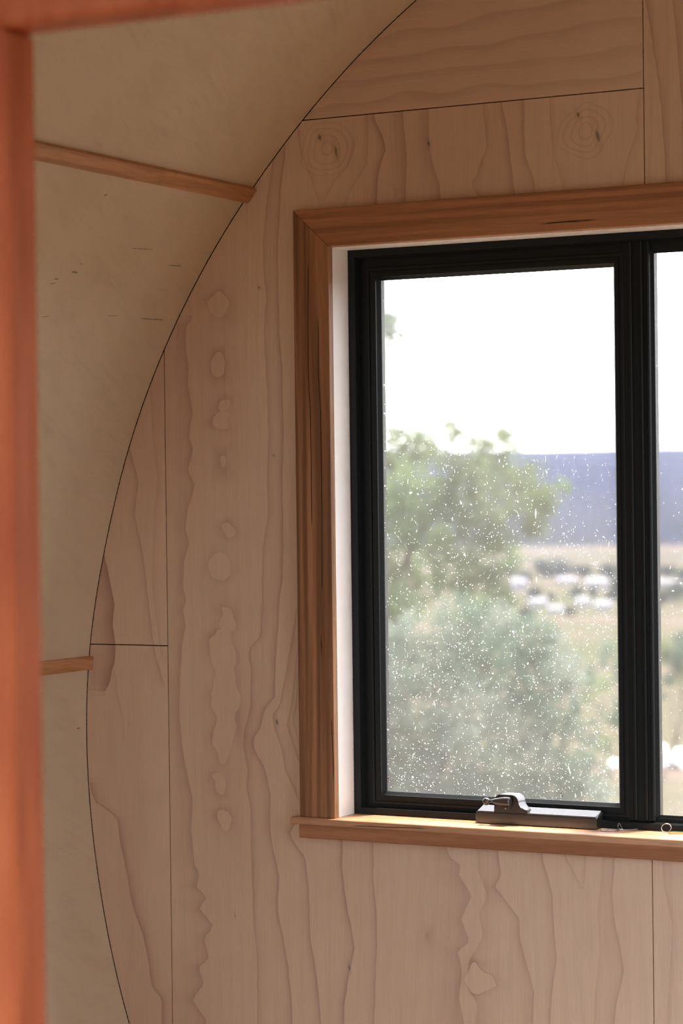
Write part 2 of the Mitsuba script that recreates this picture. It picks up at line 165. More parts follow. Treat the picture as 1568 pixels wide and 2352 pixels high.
def ply_color(p, dark, streak):
    """pink-tan pine veneer: dark = the figure, streak = its fine grain"""
    tone = fbm(p.x * 2.6 + 5, p.y * 2.3, p.z * 1.1, 2) - 0.5
    c = mix((0.755, 0.610, 0.480), (0.670, 0.505, 0.385), dr.clip(0.5 + 2.8 * tone, 0, 1))
    fig = dr.clip(dark, 0, 1.6)
    c = c * (1 - 0.10 * streak)
    return c * mi.Color3f(1 - 0.27 * fig, 1 - 0.35 * fig, 1 - 0.34 * fig)

lines_centre, lines_left, lines_right = Lines(CURVES_CENTRE), Lines(CURVES_LEFT), Lines(CURVES_RIGHT)
def grain_v(p):
    return 0.6 * noise(p.x * 420, p.y * 90, p.z * 14) + 0.4 * noise(p.x * 900 + 7, p.y * 90, p.z * 40)
def wobble(p):
    return 0.009 * (fbm(p.x * 9, 3.7, p.z * 11, 2) - 0.5) + 0.004 * (noise(p.x * 60, 1.3, p.z * 45) - 0.5), 0.010 * (noise(p.x * 14 + 9, 8.1, p.z * 11) - 0.5)
def centre_fn(p, n, uv):
    wx, wz = wobble(p)
    x, z = p.x + 0.55 * wx, p.z + wz
    dark = lines_centre(x, z)
    # plain faint figure between the strong lines
    f = x * 30 + 2.6 * noise(p.x * 3, 0.5, p.z * 1.1)
    f = f - dr.floor(f)
    dark += 0.09 * smoothstep(0.35, 1.0, f) * smoothstep(1.0, 0.96, f)
    # pale islands with a darker halo
    away = mi.Float(1.0)
    ix = 0.034 * (fbm(p.x * 30, 6.2, p.z * 24, 3) - 0.5)
    iz = 0.044 * (fbm(p.x * 26 + 4, 9.2, p.z * 28, 2) - 0.5)
    for cx, cz, rx, rz in ISLANDS:
        e = dr.sqrt(dr.square((p.x + ix - cx) / rx) + dr.square((p.z + iz - cz) / rz))
        away = dr.minimum(away, (e - 1) * rx)
    halo = 0.35 + 0.9 * noise(p.x * 30, 5.0, p.z * 22)
    dark += 0.8 * halo * smoothstep(-0.001, 0.001, away) * dr.exp(-dr.maximum(away, 0) / 0.014) - 0.30 * smoothstep(0.001, -0.001, away)
    # rings round the knots
    warp = 0.75 * (fbm(p.x * 17, 4.4, p.z * 13, 2) - 0.5)
    for cx, cz, rx, rz in RINGS:
        e = dr.sqrt(dr.square((x - cx) / rx) + dr.square((z - cz) / rz)) + warp
        q = e * 4.0
        q = q - dr.floor(q)
        dark += 0.5 * smoothstep(0.6, 1.0, q) * smoothstep(1.0, 0.95, q) * smoothstep(1.25, 0.85, e)
    c = ply_color(p, dark, grain_v(p))
    for cx, cz, rx, rz in KNOTS:
        e = dr.sqrt(dr.square((x + 0.25 * (z - cz) - cx) / rx) + dr.square((z - cz) / rz))
        c = c * (1 - 0.5 * smoothstep(1.05, 0.3, e) - 0.10 * smoothstep(3.2, 0.8, e))
    return c
def left_fn(p, n, uv):
    wx, wz = wobble(p)
    dark = lines_left(p.x + 0.5 * wx, p.z + wz)
    return ply_color(p, dark + 0.22 * smoothstep(0.5, 0.75, fbm(p.x * 14, 2.2, p.z * 1.6, 3)), grain_v(p))
def right_fn(p, n, uv):
    wx, wz = wobble(p)
    f = p.x * 22 + 2.2 * fbm(p.x * 3, 1.5, p.z * 0.8, 2)
    f = f - dr.floor(f)
    return ply_color(p, lines_right(p.x + 0.5 * wx, p.z + wz) + 0.2 * smoothstep(0.3, 1.0, f) * smoothstep(1.0, 0.95, f), grain_v(p))
def top_fn(p, n, uv):
    g = 0.6 * noise(p.x * 14, p.y * 90, p.z * 420) + 0.4 * noise(p.x * 40, p.y * 90, p.z * 900)
    f = p.z * 17 - 0.9 * p.x + 3.0 * fbm(p.x * 2.6 + 3, 0.3, p.z * 4, 3)
    f = f - dr.floor(f)
    return ply_color(p, 0.42 * smoothstep(0.35, 1.0, f) * smoothstep(1.0, 0.9, f) + 0.25 * (fbm(p.x * 9, 2.0, p.z * 14, 3) - 0.4), g)
scene['veneer_centre'] = principled(proc(centre_fn), 0.52, specular=0.35)
scene['veneer_left'] = principled(proc(left_fn), 0.52, specular=0.35)
scene['veneer_right'] = principled(proc(right_fn), 0.52, specular=0.35)
scene['veneer_top'] = principled(proc(top_fn), 0.52, specular=0.35)

def vault_fn(p, n, uv):
    """pale birch veneer, uv = metres round the curve and along the room"""
    s, y = uv.x, uv.y
    warp = noise(s * 3.1, 4.0, y * 3.1)
    g = noise(s * 260, 2.0, y * 9) * 0.5 + noise(s * 24 + 3 * warp, 5.0, y * 260) * 0.5
    fl = fbm(s * 34 + y * 20, 9.0, y * 7 - s * 5, 2)
    big = fbm(s * 4.0 + 2, 1.0, y * 5.0, 2) - 0.5
    c = mix((0.630, 0.532, 0.395), (0.580, 0.480, 0.342), dr.clip(0.5 + 1.5 * big, 0, 1))
    st = noise((s + 0.45 * y) * 150, 3.0, (y - 0.45 * s) * 11 + 4 * warp)
    c = c * (1 - 0.06 * g - 0.03 * smoothstep(0.5, 0.72, fl) - 0.10 * smoothstep(0.62, 0.95, st) * 0.45 * smoothstep(0.35, 0.6, noise(s * 5, 8.0, y * 5)))
    ragged = 0.5 * (noise(s * 900, 1.0, y * 400) - 0.5)
    for s0, y0, s1, y1, w in VAULT_MARKS:
        dx, dy = s1 - s0, y1 - y0
        t = dr.clip(((s - s0) * dx + (y - y0) * dy) / (dx * dx + dy * dy), 0, 1)
        d = dr.sqrt(dr.square(s - s0 - t * dx) + dr.square((y - y0 - t * dy) * 0.45))
        c = c * (1 - 0.62 * smoothstep(w, 0.3 * w, d + w * ragged))
    return c
scene['veneer_vault'] = two(principled(proc(vault_fn), 0.5, specular=0.35))

def hardwood(axis, dark, light, cracks=()):
    """brown eucalypt board: fine dark pores and bands running along the axis; cracks = (x, z0, z1, half width) or along x"""
    def fn(p, n, uv):
        a, b = (p.z, p.x) if axis == 'z' else (p.x, p.z)
        if axis == 'y':
            a, b = p.y, 0.7 * (p.x + p.z) + 0.02 * (noise(p.y * 9, 1.0) - 0.5)
        wav = 0.010 * (noise(a * 2.5, 3.0, b * 6) - 0.5)
        across = p.x * 40 if axis == 'y' else p.y * 40
        bands = fbm((b + wav) * 95, across, a * 1.4, 2)
        pores = noise((b + wav) * 900, 7 * across, a * 26)
        c = mix(dark, light, dr.clip(3.0 * (bands - 0.5) + 0.5, 0, 1))
        c = c * (0.80 + 0.28 * pores)
        sway = 0.006 * (noise(a * 9, 1.0) - 0.5) if cracks else 0
        for q, a0, a1, w in cracks:
            d = dr.abs(b + sway - q)
            on = smoothstep(a0, a0 + 0.03, a) * smoothstep(a1, a1 - 0.03, a)
            c = c * (1 - 0.85 * on * smoothstep(w, 0.3 * w, d))
        return c
    return fn
OAK_D, OAK_L = (0.20, 0.098, 0.048), (0.42, 0.225, 0.120)
scene['oak_upright'] = principled(proc(hardwood('z', OAK_D, OAK_L, [(0.0495, 1.42, 2.02, .0017), (0.075, 1.28, 1.90, .0014), (0.074, 1.14, 1.20, .0017), (0.097, 0.86, 1.02, .0017)])), 0.42, specular=0.4)
scene['oak_level'] = principled(proc(hardwood('x', (0.33, 0.155, 0.080), (0.49, 0.255, 0.140), [(2.062, 0.60, 0.74, .0022), (2.062, 0.66, 0.70, .0035)])), 0.42, specular=0.4)
scene['oak_sill'] = principled(proc(hardwood('x', (0.46, 0.26, 0.15), (0.58, 0.36, 0.22), [(0.777, 0.14, 0.34, .0014), (0.765, 0.0, 0.04, .001), (0.757, 0.43, 0.47, .001)])), 0.42, specular=0.7)
scene['oak_batten'] = two(principled(proc(hardwood('y', (0.40, 0.195, 0.085), (0.52, 0.275, 0.135))), 0.45, specular=0.4))
def cedar_fn(p, n, uv):
    b = 0.4 * noise((p.x + p.y) * 60, 2.0, p.z * 9) + 0.6 * fbm(p.x * 30, p.y * 40, p.z * 3, 2)
    return mix((0.36, 0.078, 0.026), (0.50, 0.130, 0.046), dr.clip(2 * (b - 0.5) + 0.5, 0, 1))
scene['red_timber'] = principled(proc(cedar_fn), 0.38, specular=0.45)
def white_fn(p, n, uv):
    return mi.Color3f(0.87, 0.86, 0.84) * (1 - 0.05 * fbm(p.y * 60, p.x * 60, p.z * 9, 3))
scene['white_paint'] = principled(proc(white_fn), 0.4, specular=0.4)
scene['black_metal'] = principled((0.011, 0.016, 0.019), 0.4, specular=0.22)
scene['black_plastic'] = principled((0.014, 0.014, 0.016), 0.25, specular=0.95, clearcoat=1.0, clearcoat_gloss=0.9)
scene['dark_gap'] = {'type': 'diffuse', 'reflectance': rgb(0.055, 0.035, 0.022)}
scene['cladding'] = two({'type': 'diffuse', 'reflectance': rgb(0.20, 0.17, 0.13)})
def boards_fn(p, n, uv):
    k = dr.floor(p.x / 0.13)
    g = fbm(p.x * 70, 1.0, p.y * 3 + 9 * k, 3)
    edge = dr.abs(p.x / 0.13 - k - 0.5)
    return mix((0.24, 0.155, 0.095), (0.34, 0.235, 0.15), dr.clip(cell_rand(k) * 0.6 + g - 0.3, 0, 1)) * (1 - 0.6 * smoothstep(0.485, 0.495, edge))
scene['floor_timber'] = principled(proc(boards_fn), 0.35, specular=0.4)
scene['clear_glass'] = {'type': 'thindielectric', 'int_ior': 1.5}
def film_fn(p, n, uv):
    f = fbm(p.x * 7, 2.0, p.z * 5, 2)
    return dr.clip(0.065 * (0.55 + 1.0 * f) + 0.015 * smoothstep(1.2, 0.85, p.z), 0, 0.5)
scene['dusty_glass'] = {'type': 'blendbsdf', 'weight': proc(film_fn), 'clean': {'type': 'ref', 'id': 'clear_glass'},
                        'film': {'type': 'principledthin', 'base_color': rgb(0.88, 0.87, 0.84), 'roughness': 0.8, 'diff_trans': 1.6, 'spec_trans': 0.0}}
scene['dust'] = {'type': 'principledthin', 'base_color': rgb(0.93, 0.93, 0.92), 'roughness': 0.8, 'diff_trans': 1.5, 'spec_trans': 0.0}
scene['brass'] = principled((0.55, 0.47, 0.20), 0.35, metallic=0.9)
scene['steel_wire'] = principled((0.55, 0.55, 0.55), 0.28, metallic=1.0)

# ------------------------------------------------------------------ the shell: one arched profile along the room
LENGTH, PORCH = 2.4, 2.8
SIDE0, SIDE1, SIDETOP = 0.9, 2.2, 2.3
knots = np.array(VAULT_PROFILE)
kt = np.r_[0, np.cumsum(np.linalg.norm(np.diff(knots, axis=0), axis=1))]
dense = CubicSpline(kt, knots)(np.linspace(0, kt[-1], 2001))
arc = np.r_[0, np.cumsum(np.linalg.norm(np.diff(dense, axis=0), axis=1))]
APEX = dense[-1, 0]
def profile(s):
    return np.stack([np.interp(s, arc, dense[:, 0]), np.interp(s, arc, dense[:, 1])], 1)
def shell(s0, s1, t0, t1, y0, y1, mirror=False, n=48):
    """a curved sheet between arc lengths s0 and s1, from t0 to t1 outward of the inner face; uv = (s, y)"""
    s = np.linspace(s0, s1, n)
    c, e = profile(s), 1e-3
    d = profile(s + e) - profile(s - e)
    d[-1] = d[-1] if s1 < arc[-1] - 0.01 else [1, 0]
    nrm = np.stack([-d[:, 1], d[:, 0]], 1) / np.linalg.norm(d, axis=1, keepdims=True)  # outward
    a, b = c + nrm * t0, c + nrm * t1
    V, F, UV, N = [], [], [], 0
    def sheet(p, q, yp, yq, sp):
        nonlocal N
        v = np.vstack([np.stack([p[:, 0], p[:, 0] * 0 + yp, p[:, 1]], 1), np.stack([q[:, 0], q[:, 0] * 0 + yq, q[:, 1]], 1)])
        m = len(p)
        i = np.arange(m - 1)
        F.append(np.vstack([np.stack([i, i + 1, i + 1 + m], 1), np.stack([i, i + 1 + m, i + m], 1)]) + N)
        V.append(v)
        UV.append(np.stack([np.r_[sp, sp], v[:, 1]], 1))
        N += len(v)
    sheet(a, a, y1, y0, s)
    sheet(b, b, y0, y1, s)
    sheet(a, b, y0, y0, s)
    sheet(b, a, y1, y1, s)
    for k in (0, -1):
        sheet(np.array([a[k], a[k]])[:, :], np.array([b[k], b[k]]), y0, y0, np.array([s[k], s[k]]))
        V[-1][:, 1] = [y0, y1, y0, y1] if k == 0 else [y1, y0, y1, y0]
        UV[-1][:, 1] = V[-1][:, 1]
    v, f, uv = np.vstack(V), np.vstack(F), np.vstack(UV)
    if mirror:
        v[:, 0] = 2 * APEX - v[:, 0]
        f = f[:, ::-1]
    return trimesh.Trimesh(v, f, process=False), uv
S_END = arc[-1]
(b0, b1), (b2, b3) = BATTENS
cut = [0.0, (b0 + b1) / 2, (b2 + b3) / 2, S_END]
say('wall_left', 'curved left wall of pale birch plywood sheets bending up from the floor', kind='structure')
say('wall_right', 'curved right wall of pale birch plywood, outside the picture', kind='structure')
say('ceiling', 'curved birch plywood ceiling above the upper oak batten', kind='structure')
for side in (False, True):
    for k in range(3):
        s0, s1 = cut[k] + (0.0015 if k else 0), cut[k + 1] - (0.0015 if k < 2 else 0)
        # the right wall has a wide side window above the lower batten, slid open
        for sa, sb, ya, yb in ([(s0, s1, -LENGTH, -0.001)] if not side or k != 1 else [(s0, s1, -SIDE0, -0.001), (s0, s1, -LENGTH, -SIDE1)] + [(SIDETOP, s1, -SIDE1, -SIDE0)]):
            m, uv = shell(sa, sb, 0.0, 0.009, ya, yb, side)
            put('panel', ply(m, 'veneer_vault', True, uv=uv), 'ceiling' if k == 2 else 'wall_right' if side else 'wall_left')
m1, _ = shell(0, S_END, 0.012, 0.10, -LENGTH - PORCH, 0.16)
m2 = [shell(sa, sb, 0.012, 0.10, ya, yb, True)[0] for sa, sb, ya, yb in ((0, S_END, -SIDE0, 0.16), (0, cut[1] + 0.02, -SIDE1, -SIDE0), (SIDETOP, S_END, -SIDE1, -SIDE0), (0, S_END, -LENGTH - PORCH, -SIDE1))]
put('roof', ply(join(m1, *m2), 'cladding'), label='outer skin of the arched cabin, outside the picture', kind='structure')
for (s0, s1), text in zip(BATTENS, ('short oak batten low on the curved left wall, level across the sheet joint', 'long oak batten slanting across the joint between the upper curved plywood sheets')):
    m, uv = shell(s0, s1, -0.013, -0.0003, -LENGTH + 0.002, -0.0015, n=6)
    put('trim_1' if 'trim_1' not in scene else 'trim_2', ply(m, 'oak_batten', True, uv=uv), label=text, kind='structure')
for s0, s1 in BATTENS:
    for ya, yb in ((-LENGTH + 0.002, -SIDE1), (-SIDE0, -0.0015)) if s0 < SIDETOP and s0 > cut[1] else ((-LENGTH + 0.002, -0.0015),):
        m, uv = shell(s0, s1, -0.009, -0.0003, ya, yb, True, 6)
        put('batten', ply(m, 'oak_batten', True, uv=uv), 'wall_right')
outline = np.vstack([profile(np.linspace(0, S_END, 160)), (profile(np.linspace(0, S_END, 160)) * [-1, 1] + [2 * APEX, 0])[::-1][1:]])
inside = Polygon(outline)
WX0, WX1, WZ0, WZ1 = 0.1005, 1.62, 0.787, 2.044       # the opening of the window lining
# ------------------------------------------------------------------ end wall of plywood sheets
say('wall_back', 'flat end wall of pink-brown figured plywood sheets with thin dark joints round the window', kind='structure')
hole = sbox(0.06, 0.77, WX1 + 0.04, 2.085)
J0, J1, G = -0.338, 0.8315, 0.00125
body = inside.buffer(-0.0016)
def sheet_of(x0, x1, z0, z1):
    return body.intersection(sbox(x0, z0, x1, z1)).difference(hole)
for mat, x0, x1, z0, z1, text in (
        ('veneer_left', -2, J0 - G, -1, 1.1585 - G, 'narrow lower plywood sheet left of the long vertical joint'),
        ('veneer_left', -2, J0 - G, 1.1585 + G, 4, 'narrow upper plywood sheet left of the long vertical joint'),
        ('veneer_centre', J0 + G, J1 - G, -1, 2.3305 - G, 'wide plywood sheet with wavy brown growth lines and pale knots beside the window'),
        ('veneer_top', -2, J1 - G, 2.3305 + G, 4, 'plain plywood sheet with level grain under the arch'),
        ('veneer_right', J1 + G, 2.0, -1, 4, 'plywood sheet at the right edge of the picture'),
        ('veneer_right', 2.0 + 2 * G, 6, -1, 4, None)):
    x0 = x0 if mat != 'veneer_left' else -2
    put('panel', ply(slab(sheet_of(x0, x1, z0, z1), 0.0, 0.012), mat), 'wall_back', text)
# sheets D and the centre one meet the arch; the core behind the joints
put('core', ply(slab(inside.buffer(0.011).difference(hole), 0.0125, 0.06), 'dark_gap'), 'wall_back', 'dark framing behind the joints')
put('cladding', ply(slab(inside.buffer(0.09).difference(sbox(WX0 - 0.02, WZ0 - 0.03, WX1 + 0.02, WZ1 + 0.02)), 0.0605, 0.15), 'cladding'), 'wall_back', 'outer face of the wall')

# ------------------------------------------------------------------ window
W = thing('window_1', 'black aluminium window with dusty panes in oak casing, looking out on trees and hills', kind='structure')
C0, C1, ZT, YF = 0.0125, WX1 + 0.088, 2.1295, -0.019
put('casing', ply(mitred([(C0, WZ0 + 0.0003), (WX0, WZ0 + 0.0003), (WX0, WZ1 + 0.0015), (C0, ZT)], YF, -0.0003), 'oak_upright'), W, 'upright oak casing board with dark cracks, left of the window')
put('casing', ply(mitred([(C0, ZT + 0.0004), (WX0, WZ1 + 0.0019), (WX1, WZ1 + 0.0019), (C1, ZT + 0.0004)], YF, -0.0003), 'oak_level'), W, 'level oak casing board above the window')
put('casing', ply(mitred([(C1, WZ0 + 0.0003), (WX1, WZ0 + 0.0003), (WX1, WZ1 + 0.0015), (C1, ZT)], YF, -0.0003), 'oak_upright'), W, 'right casing board, outside the picture')
put('sill', ply(join(cbox(C0 - 0.018, C1 + 0.018, -0.032, -0.0003, 0.7715, WZ0, 0.0016), cbox(WX0 - 0.03, WX1 + 0.03, -0.0006, 0.0745, 0.7715, WZ0 - 0.0001, 0.0004)), 'oak_sill'), W, 'varnished oak sill board, bright with daylight on top')
put('apron', ply(cbox(C0 - 0.002, C1 + 0.002, -0.020, -0.0003, 0.7405, 0.7713, 0.0012), 'oak_level'), W, 'oak apron board under the sill')
put('lining', ply(pbox(WX0 - 0.018, WX0, 0.0003, 0.0735, WZ0 + 0.0002, WZ1), 'white_paint'), W, 'white painted lining board at the left side')
put('lining', ply(pbox(WX0 - 0.018, WX1 + 0.018, 0.0003, 0.0735, WZ1 + 0.0003, WZ1 + 0.018), 'white_paint'), W, 'white painted lining board at the top')
put('lining', ply(pbox(WX1, WX1 + 0.018, 0.0003, 0.0735, WZ0 + 0.0002, WZ1), 'white_paint'), W)
FX0, FX1, FZ0, FZ1 = WX0 - 0.006, WX1 + 0.006, WZ0 - 0.006, WZ1 + 0.006
fr = ring(FX0, FX1, FZ0, FZ1, (0.0225, 0.0225, 0.022, 0.0205), 0.074, 0.14)      # the flange nearest the room
fr = fr + ring(FX0, FX1, FZ0, FZ1, (0.044, 0.044, 0.046, 0.030), 0.096, 0.139)    # the stepped channel behind it
fr = fr + ring(FX0 + 0.018, FX1 - 0.018, FZ0 + 0.012, FZ1 - 0.018, (0.0075, 0.0075, 0.007, 0.0095), 0.0835, 0.1, 0.0006)
put('frame', ply(tm(fr), 'black_metal'), W, 'stepped black outer frame')
MX0, MX1 = 0.7455, 0.8060
mul = cbox(MX0, MX1, 0.090, 0.138, FZ0 + 0.022, FZ1 - 0.022, 0.0012)
for q in (0.7640, 0.7880):
    mul = mul + cbox(q - 0.0036, q + 0.0036, 0.0825, 0.092, FZ0 + 0.024, FZ1 - 0.024, 0.0022)
mul = mul + cbox(0.7985, MX1, 0.0855, 0.092, FZ0 + 0.024, FZ1 - 0.024, 0.002)
put('mullion', ply(tm(mul), 'black_metal'), W, 'black mullion with two raised ribs between the panes')
SX0, SX1, SZ0, SZ1 = 0.1390, 0.7475, 0.8095, 2.0035
GX0, GX1, GZ0, GZ1 = 0.1695, 0.7225, 0.8380, 1.9765
sash = ring(SX0, SX1, SZ0, SZ1, (0.0225, 0.019, 0.0205, 0.0205), 0.0875, 0.132, 0.001) - ring(SX0 + 0.0065, SX1 - 0.0065, SZ0 + 0.0065, SZ1 - 0.0065, (0.004,) * 4, 0.08, 0.0905, 0.0004)
put('sash', ply(tm(sash), 'black_metal'), W, 'black opening sash of the left light')
def bead(x0, x1, z0, z1, w, ya, yb):
    """a bead sloping back to the glass"""
    out = []
    a = [(x0, z0), (x1, z0), (x1, z1), (x0, z1)]
    b = [(x0 + w, z0 + w), (x1 - w, z0 + w), (x1 - w, z1 - w), (x0 + w, z1 - w)]
    for k in range(4):
        j = (k + 1) % 4
        out.append(m3.Manifold.hull_points(np.array([(*[a[k][0]], ya, a[k][1]), (a[j][0], ya, a[j][1]), (a[k][0], yb, a[k][1]), (a[j][0], yb, a[j][1]), (b[k][0], yb, b[k][1]), (b[j][0], yb, b[j][1]), (b[k][0], yb - 0.003, b[k][1]), (b[j][0], yb - 0.003, b[j][1])])))
    return join(*out)
put('glazing_bead', ply(bead(SX0 + 0.0222, SX1 - 0.0187, SZ0 + 0.0202, SZ1 - 0.0202, 0.0075, 0.0925, 0.1045), 'black_metal'), W + '__sash')
put('glazing_bead', ply(bead(MX1 - 0.0003, FX1 - 0.0437, FZ0 + 0.0297, FZ1 - 0.0437, 0.0065, 0.0985, 0.1045), 'black_metal'), W + '__frame')
def pane(x0, x1, z0, z1, y):
    return trimesh.Trimesh([(x0, y, z0), (x1, y, z0), (x1, y, z1), (x0, y, z1)], [(0, 1, 2), (0, 2, 3)], process=False)
p1 = put('glass_pane', ply(pane(GX0 - 0.004, GX1 + 0.004, GZ0 - 0.004, GZ1 + 0.004, 0.1050), 'dusty_glass'), W, 'dusty left pane speckled with white dirt')
p2 = put('glass_pane', ply(pane(MX1 - 0.002, FX1 - 0.045, FZ0 + 0.031, FZ1 - 0.045, 0.1050), 'dusty_glass'), W, 'cleaner right pane')
def specks(x0, x1, z0, z1, n, seed, weight):
    rng = np.random.default_rng(seed)
    V, F, k = [], [], 0
    while k < n:
        x, z = rng.uniform(x0, x1), rng.uniform(z0, z1)
        if rng.random() > weight(x, z):
            continue
        r = 0.00068 * rng.lognormal(0, 0.42)
        long = rng.random() < 0.05
        sx, sz, tilt = (0.7, rng.uniform(2.0, 5.0), rng.normal(0, 0.25)) if long else (rng.uniform(.7, 1.3), rng.uniform(.7, 1.4), rng.uniform(0, 3))
        a = np.arange(6) * np.pi / 3
        u, v = np.cos(a) * r * sx * rng.uniform(.7, 1.2, 6), np.sin(a) * r * sz * rng.uniform(.7, 1.2, 6)
        V.append(np.stack([x + u * math.cos(tilt) - v * math.sin(tilt), u * 0 + 0.1056, z + u * math.sin(tilt) + v * math.cos(tilt)], 1))
        F.append(np.array([(0, 1, 2), (0, 2, 3), (0, 3, 4), (0, 4, 5)]) + 6 * k)
        k += 1
    return trimesh.Trimesh(np.vstack(V), np.vstack(F), process=False)
clump = lambda x, z: meshkit.noise(np.array([x * 9, 0.0, z * 9]), 5)
put('dust_speck', ply(specks(GX0, GX1, GZ0, GZ1, 6500, 11, lambda x, z: (0.25 + 0.75 * (2.0 - z) / 1.15) * (0.35 + 0.65 * clump(x, z))), 'dust'), p1, 'white specks of dried dirt', kind='stuff')
put('dust_speck', ply(specks(MX1 + 0.008, FX1 - 0.05, FZ0 + 0.04, FZ1 - 0.05, 2600, 12, lambda x, z: (0.35 + 0.65 * (2.0 - z) / 1.15) * (0.3 + 0.7 * clump(x, z))), 'dust'), p2, 'white specks of dried dirt', kind='stuff')

scene['brown_dirt'] = {'type': 'diffuse', 'reflectance': rgb(0.16, 0.09, 0.045)}
for cx, cz, r in ((0.5885, 0.8465, 0.0016), (0.5868, 0.8520, 0.0010), (0.1712, 0.8660, 0.0016), (0.1708, 0.8730, 0.0010), (0.1716, 0.8590, 0.0012)):
    put('dirt_spot', ply(trimesh.creation.icosphere(1, r).apply_transform(np.diag([1, .5, 1, 1])).apply_translation((cx, 0.1040, cz)), 'brown_dirt', True), p1)

# chain winder on the sill
wn = thing('window_winder', 'black plastic chain winder with a folding knob handle on the oak sill', 'window winder')
def hullpts(*p):
    return m3.Manifold.hull_points(np.array(p, float))
X0, X1 = 0.4135, 0.6940
bar = hullpts(*[(x, y, z) for x in (X0, X1) for y, z in ((0.0400, 0.7885), (0.0400, 0.8095), (0.0738, 0.7885), (0.0738, 0.8165))],
              *[(x, y, z) for x in (X0 + 0.004, X1 - 0.004) for y, z in ((0.0408, 0.8120), (0.0428, 0.8138), (0.0738, 0.8230))])
put('base', ply(tm(bar), 'black_plastic', 14), wn)
# the hump: an arched housing swept into the base at its right
th = np.linspace(0, np.pi / 2, 9)
prof = [(0.4560, 0.800), (0.4570, 0.826), (0.4620, 0.8405)] + [(0.474 - 0.012 * math.cos(a), 0.8405 + 0.0115 * math.sin(a)) for a in th] + [(0.500 + 0.016 * math.sin(a), 0.836 + 0.016 * math.cos(a)) for a in th] + \
       [(0.5345 - 0.0185 * math.cos(a), 0.8385 - 0.0185 * math.sin(a) + 0.0) for a in th[1:]] + [(0.5345, 0.800)]
hp = Polygon(prof).buffer(0)
put('housing', ply(slab(hp, 0.0415, 0.0735), 'black_plastic', 25), wn)
lip = hp.difference(hp.buffer(-0.0035)).intersection(sbox(0.46, 0.8245, 0.54, 0.9))
put('rim', ply(slab(lip, 0.0365, 0.0418), 'black_plastic', 25), wn)
def lathe(prof, n=28):
    m = trimesh.creation.revolve(np.array(prof), sections=n)
    return m
arm = lathe([(0, 0), (0.0085, 0.0), (0.0105, 0.002), (0.0108, 0.012), (0.0095, 0.022), (0.0072, 0.033), (0.0052, 0.040), (0, 0.040)])
Rm = trimesh.transformations.rotation_matrix(-math.pi / 2, [0, 1, 0])
arm.apply_transform(Rm)
arm.apply_translation((0.5010, 0.0290, 0.8375))
hk = put('handle', ply(arm, 'black_plastic', 40), wn)
neck = tube([(0.4625, 0.029, 0.8375), (0.455, 0.027, 0.8372), (0.4495, 0.026, 0.837)], [0.005, 0.0036, 0.004], 14)
kn = trimesh.creation.icosphere(3, 0.0082)
kn.apply_translation((0.4455, 0.026, 0.8368))
put('knob', ply(join(neck, kn), 'black_plastic', True), hk)
put('pivot', ply(tm(cbox(0.4800, 0.4960, 0.0300, 0.0420, 0.8250, 0.8320, 0.001)), 'black_plastic'), wn)
put('screw', ply(trimesh.creation.cylinder(0.0016, 0.003, sections=16).apply_transform(trimesh.transformations.rotation_matrix(math.pi / 2, [1, 0, 0])).apply_translation((0.4840, 0.0408, 0.8215)), 'steel_wire'), wn, 'small pale screw head')

# wire clips on the sill
ZS = WZ0 + 0.0001
c1 = thing('wire_clip', 'small bent wire clip with one raised loop lying on the sill, right of the winder', 'clip')
loop = curve([(0.7462, 0.0640, ZS + .001), (0.7350, 0.0700, ZS + .0085), (0.7290, 0.0745, ZS + .0105), (0.7280, 0.0740, ZS + .0050), (0.7345, 0.0660, ZS + .0016), (0.7480, 0.0600, ZS + .001), (0.7600, 0.0660, ZS + .001), (0.7740, 0.0700, ZS + .0022)], 48)
put('loop', ply(tube(loop, 0.0011, 8), 'steel_wire', True), c1)
leg = curve([(0.7470, 0.0560, ZS + .001), (0.7330, 0.0410, ZS + .0011), (0.7190, 0.0300, ZS + .0016), (0.7075, 0.0260, ZS + .0010)], 24)
put('leg', ply(tube(leg, 0.0013, 8), 'steel_wire', True), c1)
leg = curve([(0.7480, 0.0580, ZS + .0012), (0.7400, 0.0430, ZS + .0012), (0.7400, 0.0330, ZS + .0010)], 16)
put('leg', ply(tube(leg, 0.0013, 8), 'steel_wire', True), c1)
c2 = thing('key_ring', 'thin upright wire ring with a flat brass tag on the sill, at the right edge', 'ring')
a = np.linspace(0.05, 2 * np.pi + 0.05, 40)
ringpts = np.stack([0.8400 + 0.0092 * np.cos(a), 0.0625 + 0.0040 * np.cos(a) + 0.002 * np.sin(a), ZS + 0.0092 + 0.0088 * np.sin(a)], 1)
put('ring', ply(tube(ringpts, 0.0011, 8), 'steel_wire', True), c2)
tag = Polygon([(0.848, 0.052), (0.856, 0.045), (0.905, 0.058), (0.908, 0.074), (0.868, 0.078), (0.850, 0.066)])
tagm = trimesh.creation.extrude_polygon(tag, 0.0018, engine='earcut').apply_translation((0, 0, ZS + 0.0004))
put('tag', ply(tagm, 'brass'), c2, 'flat brass tag')

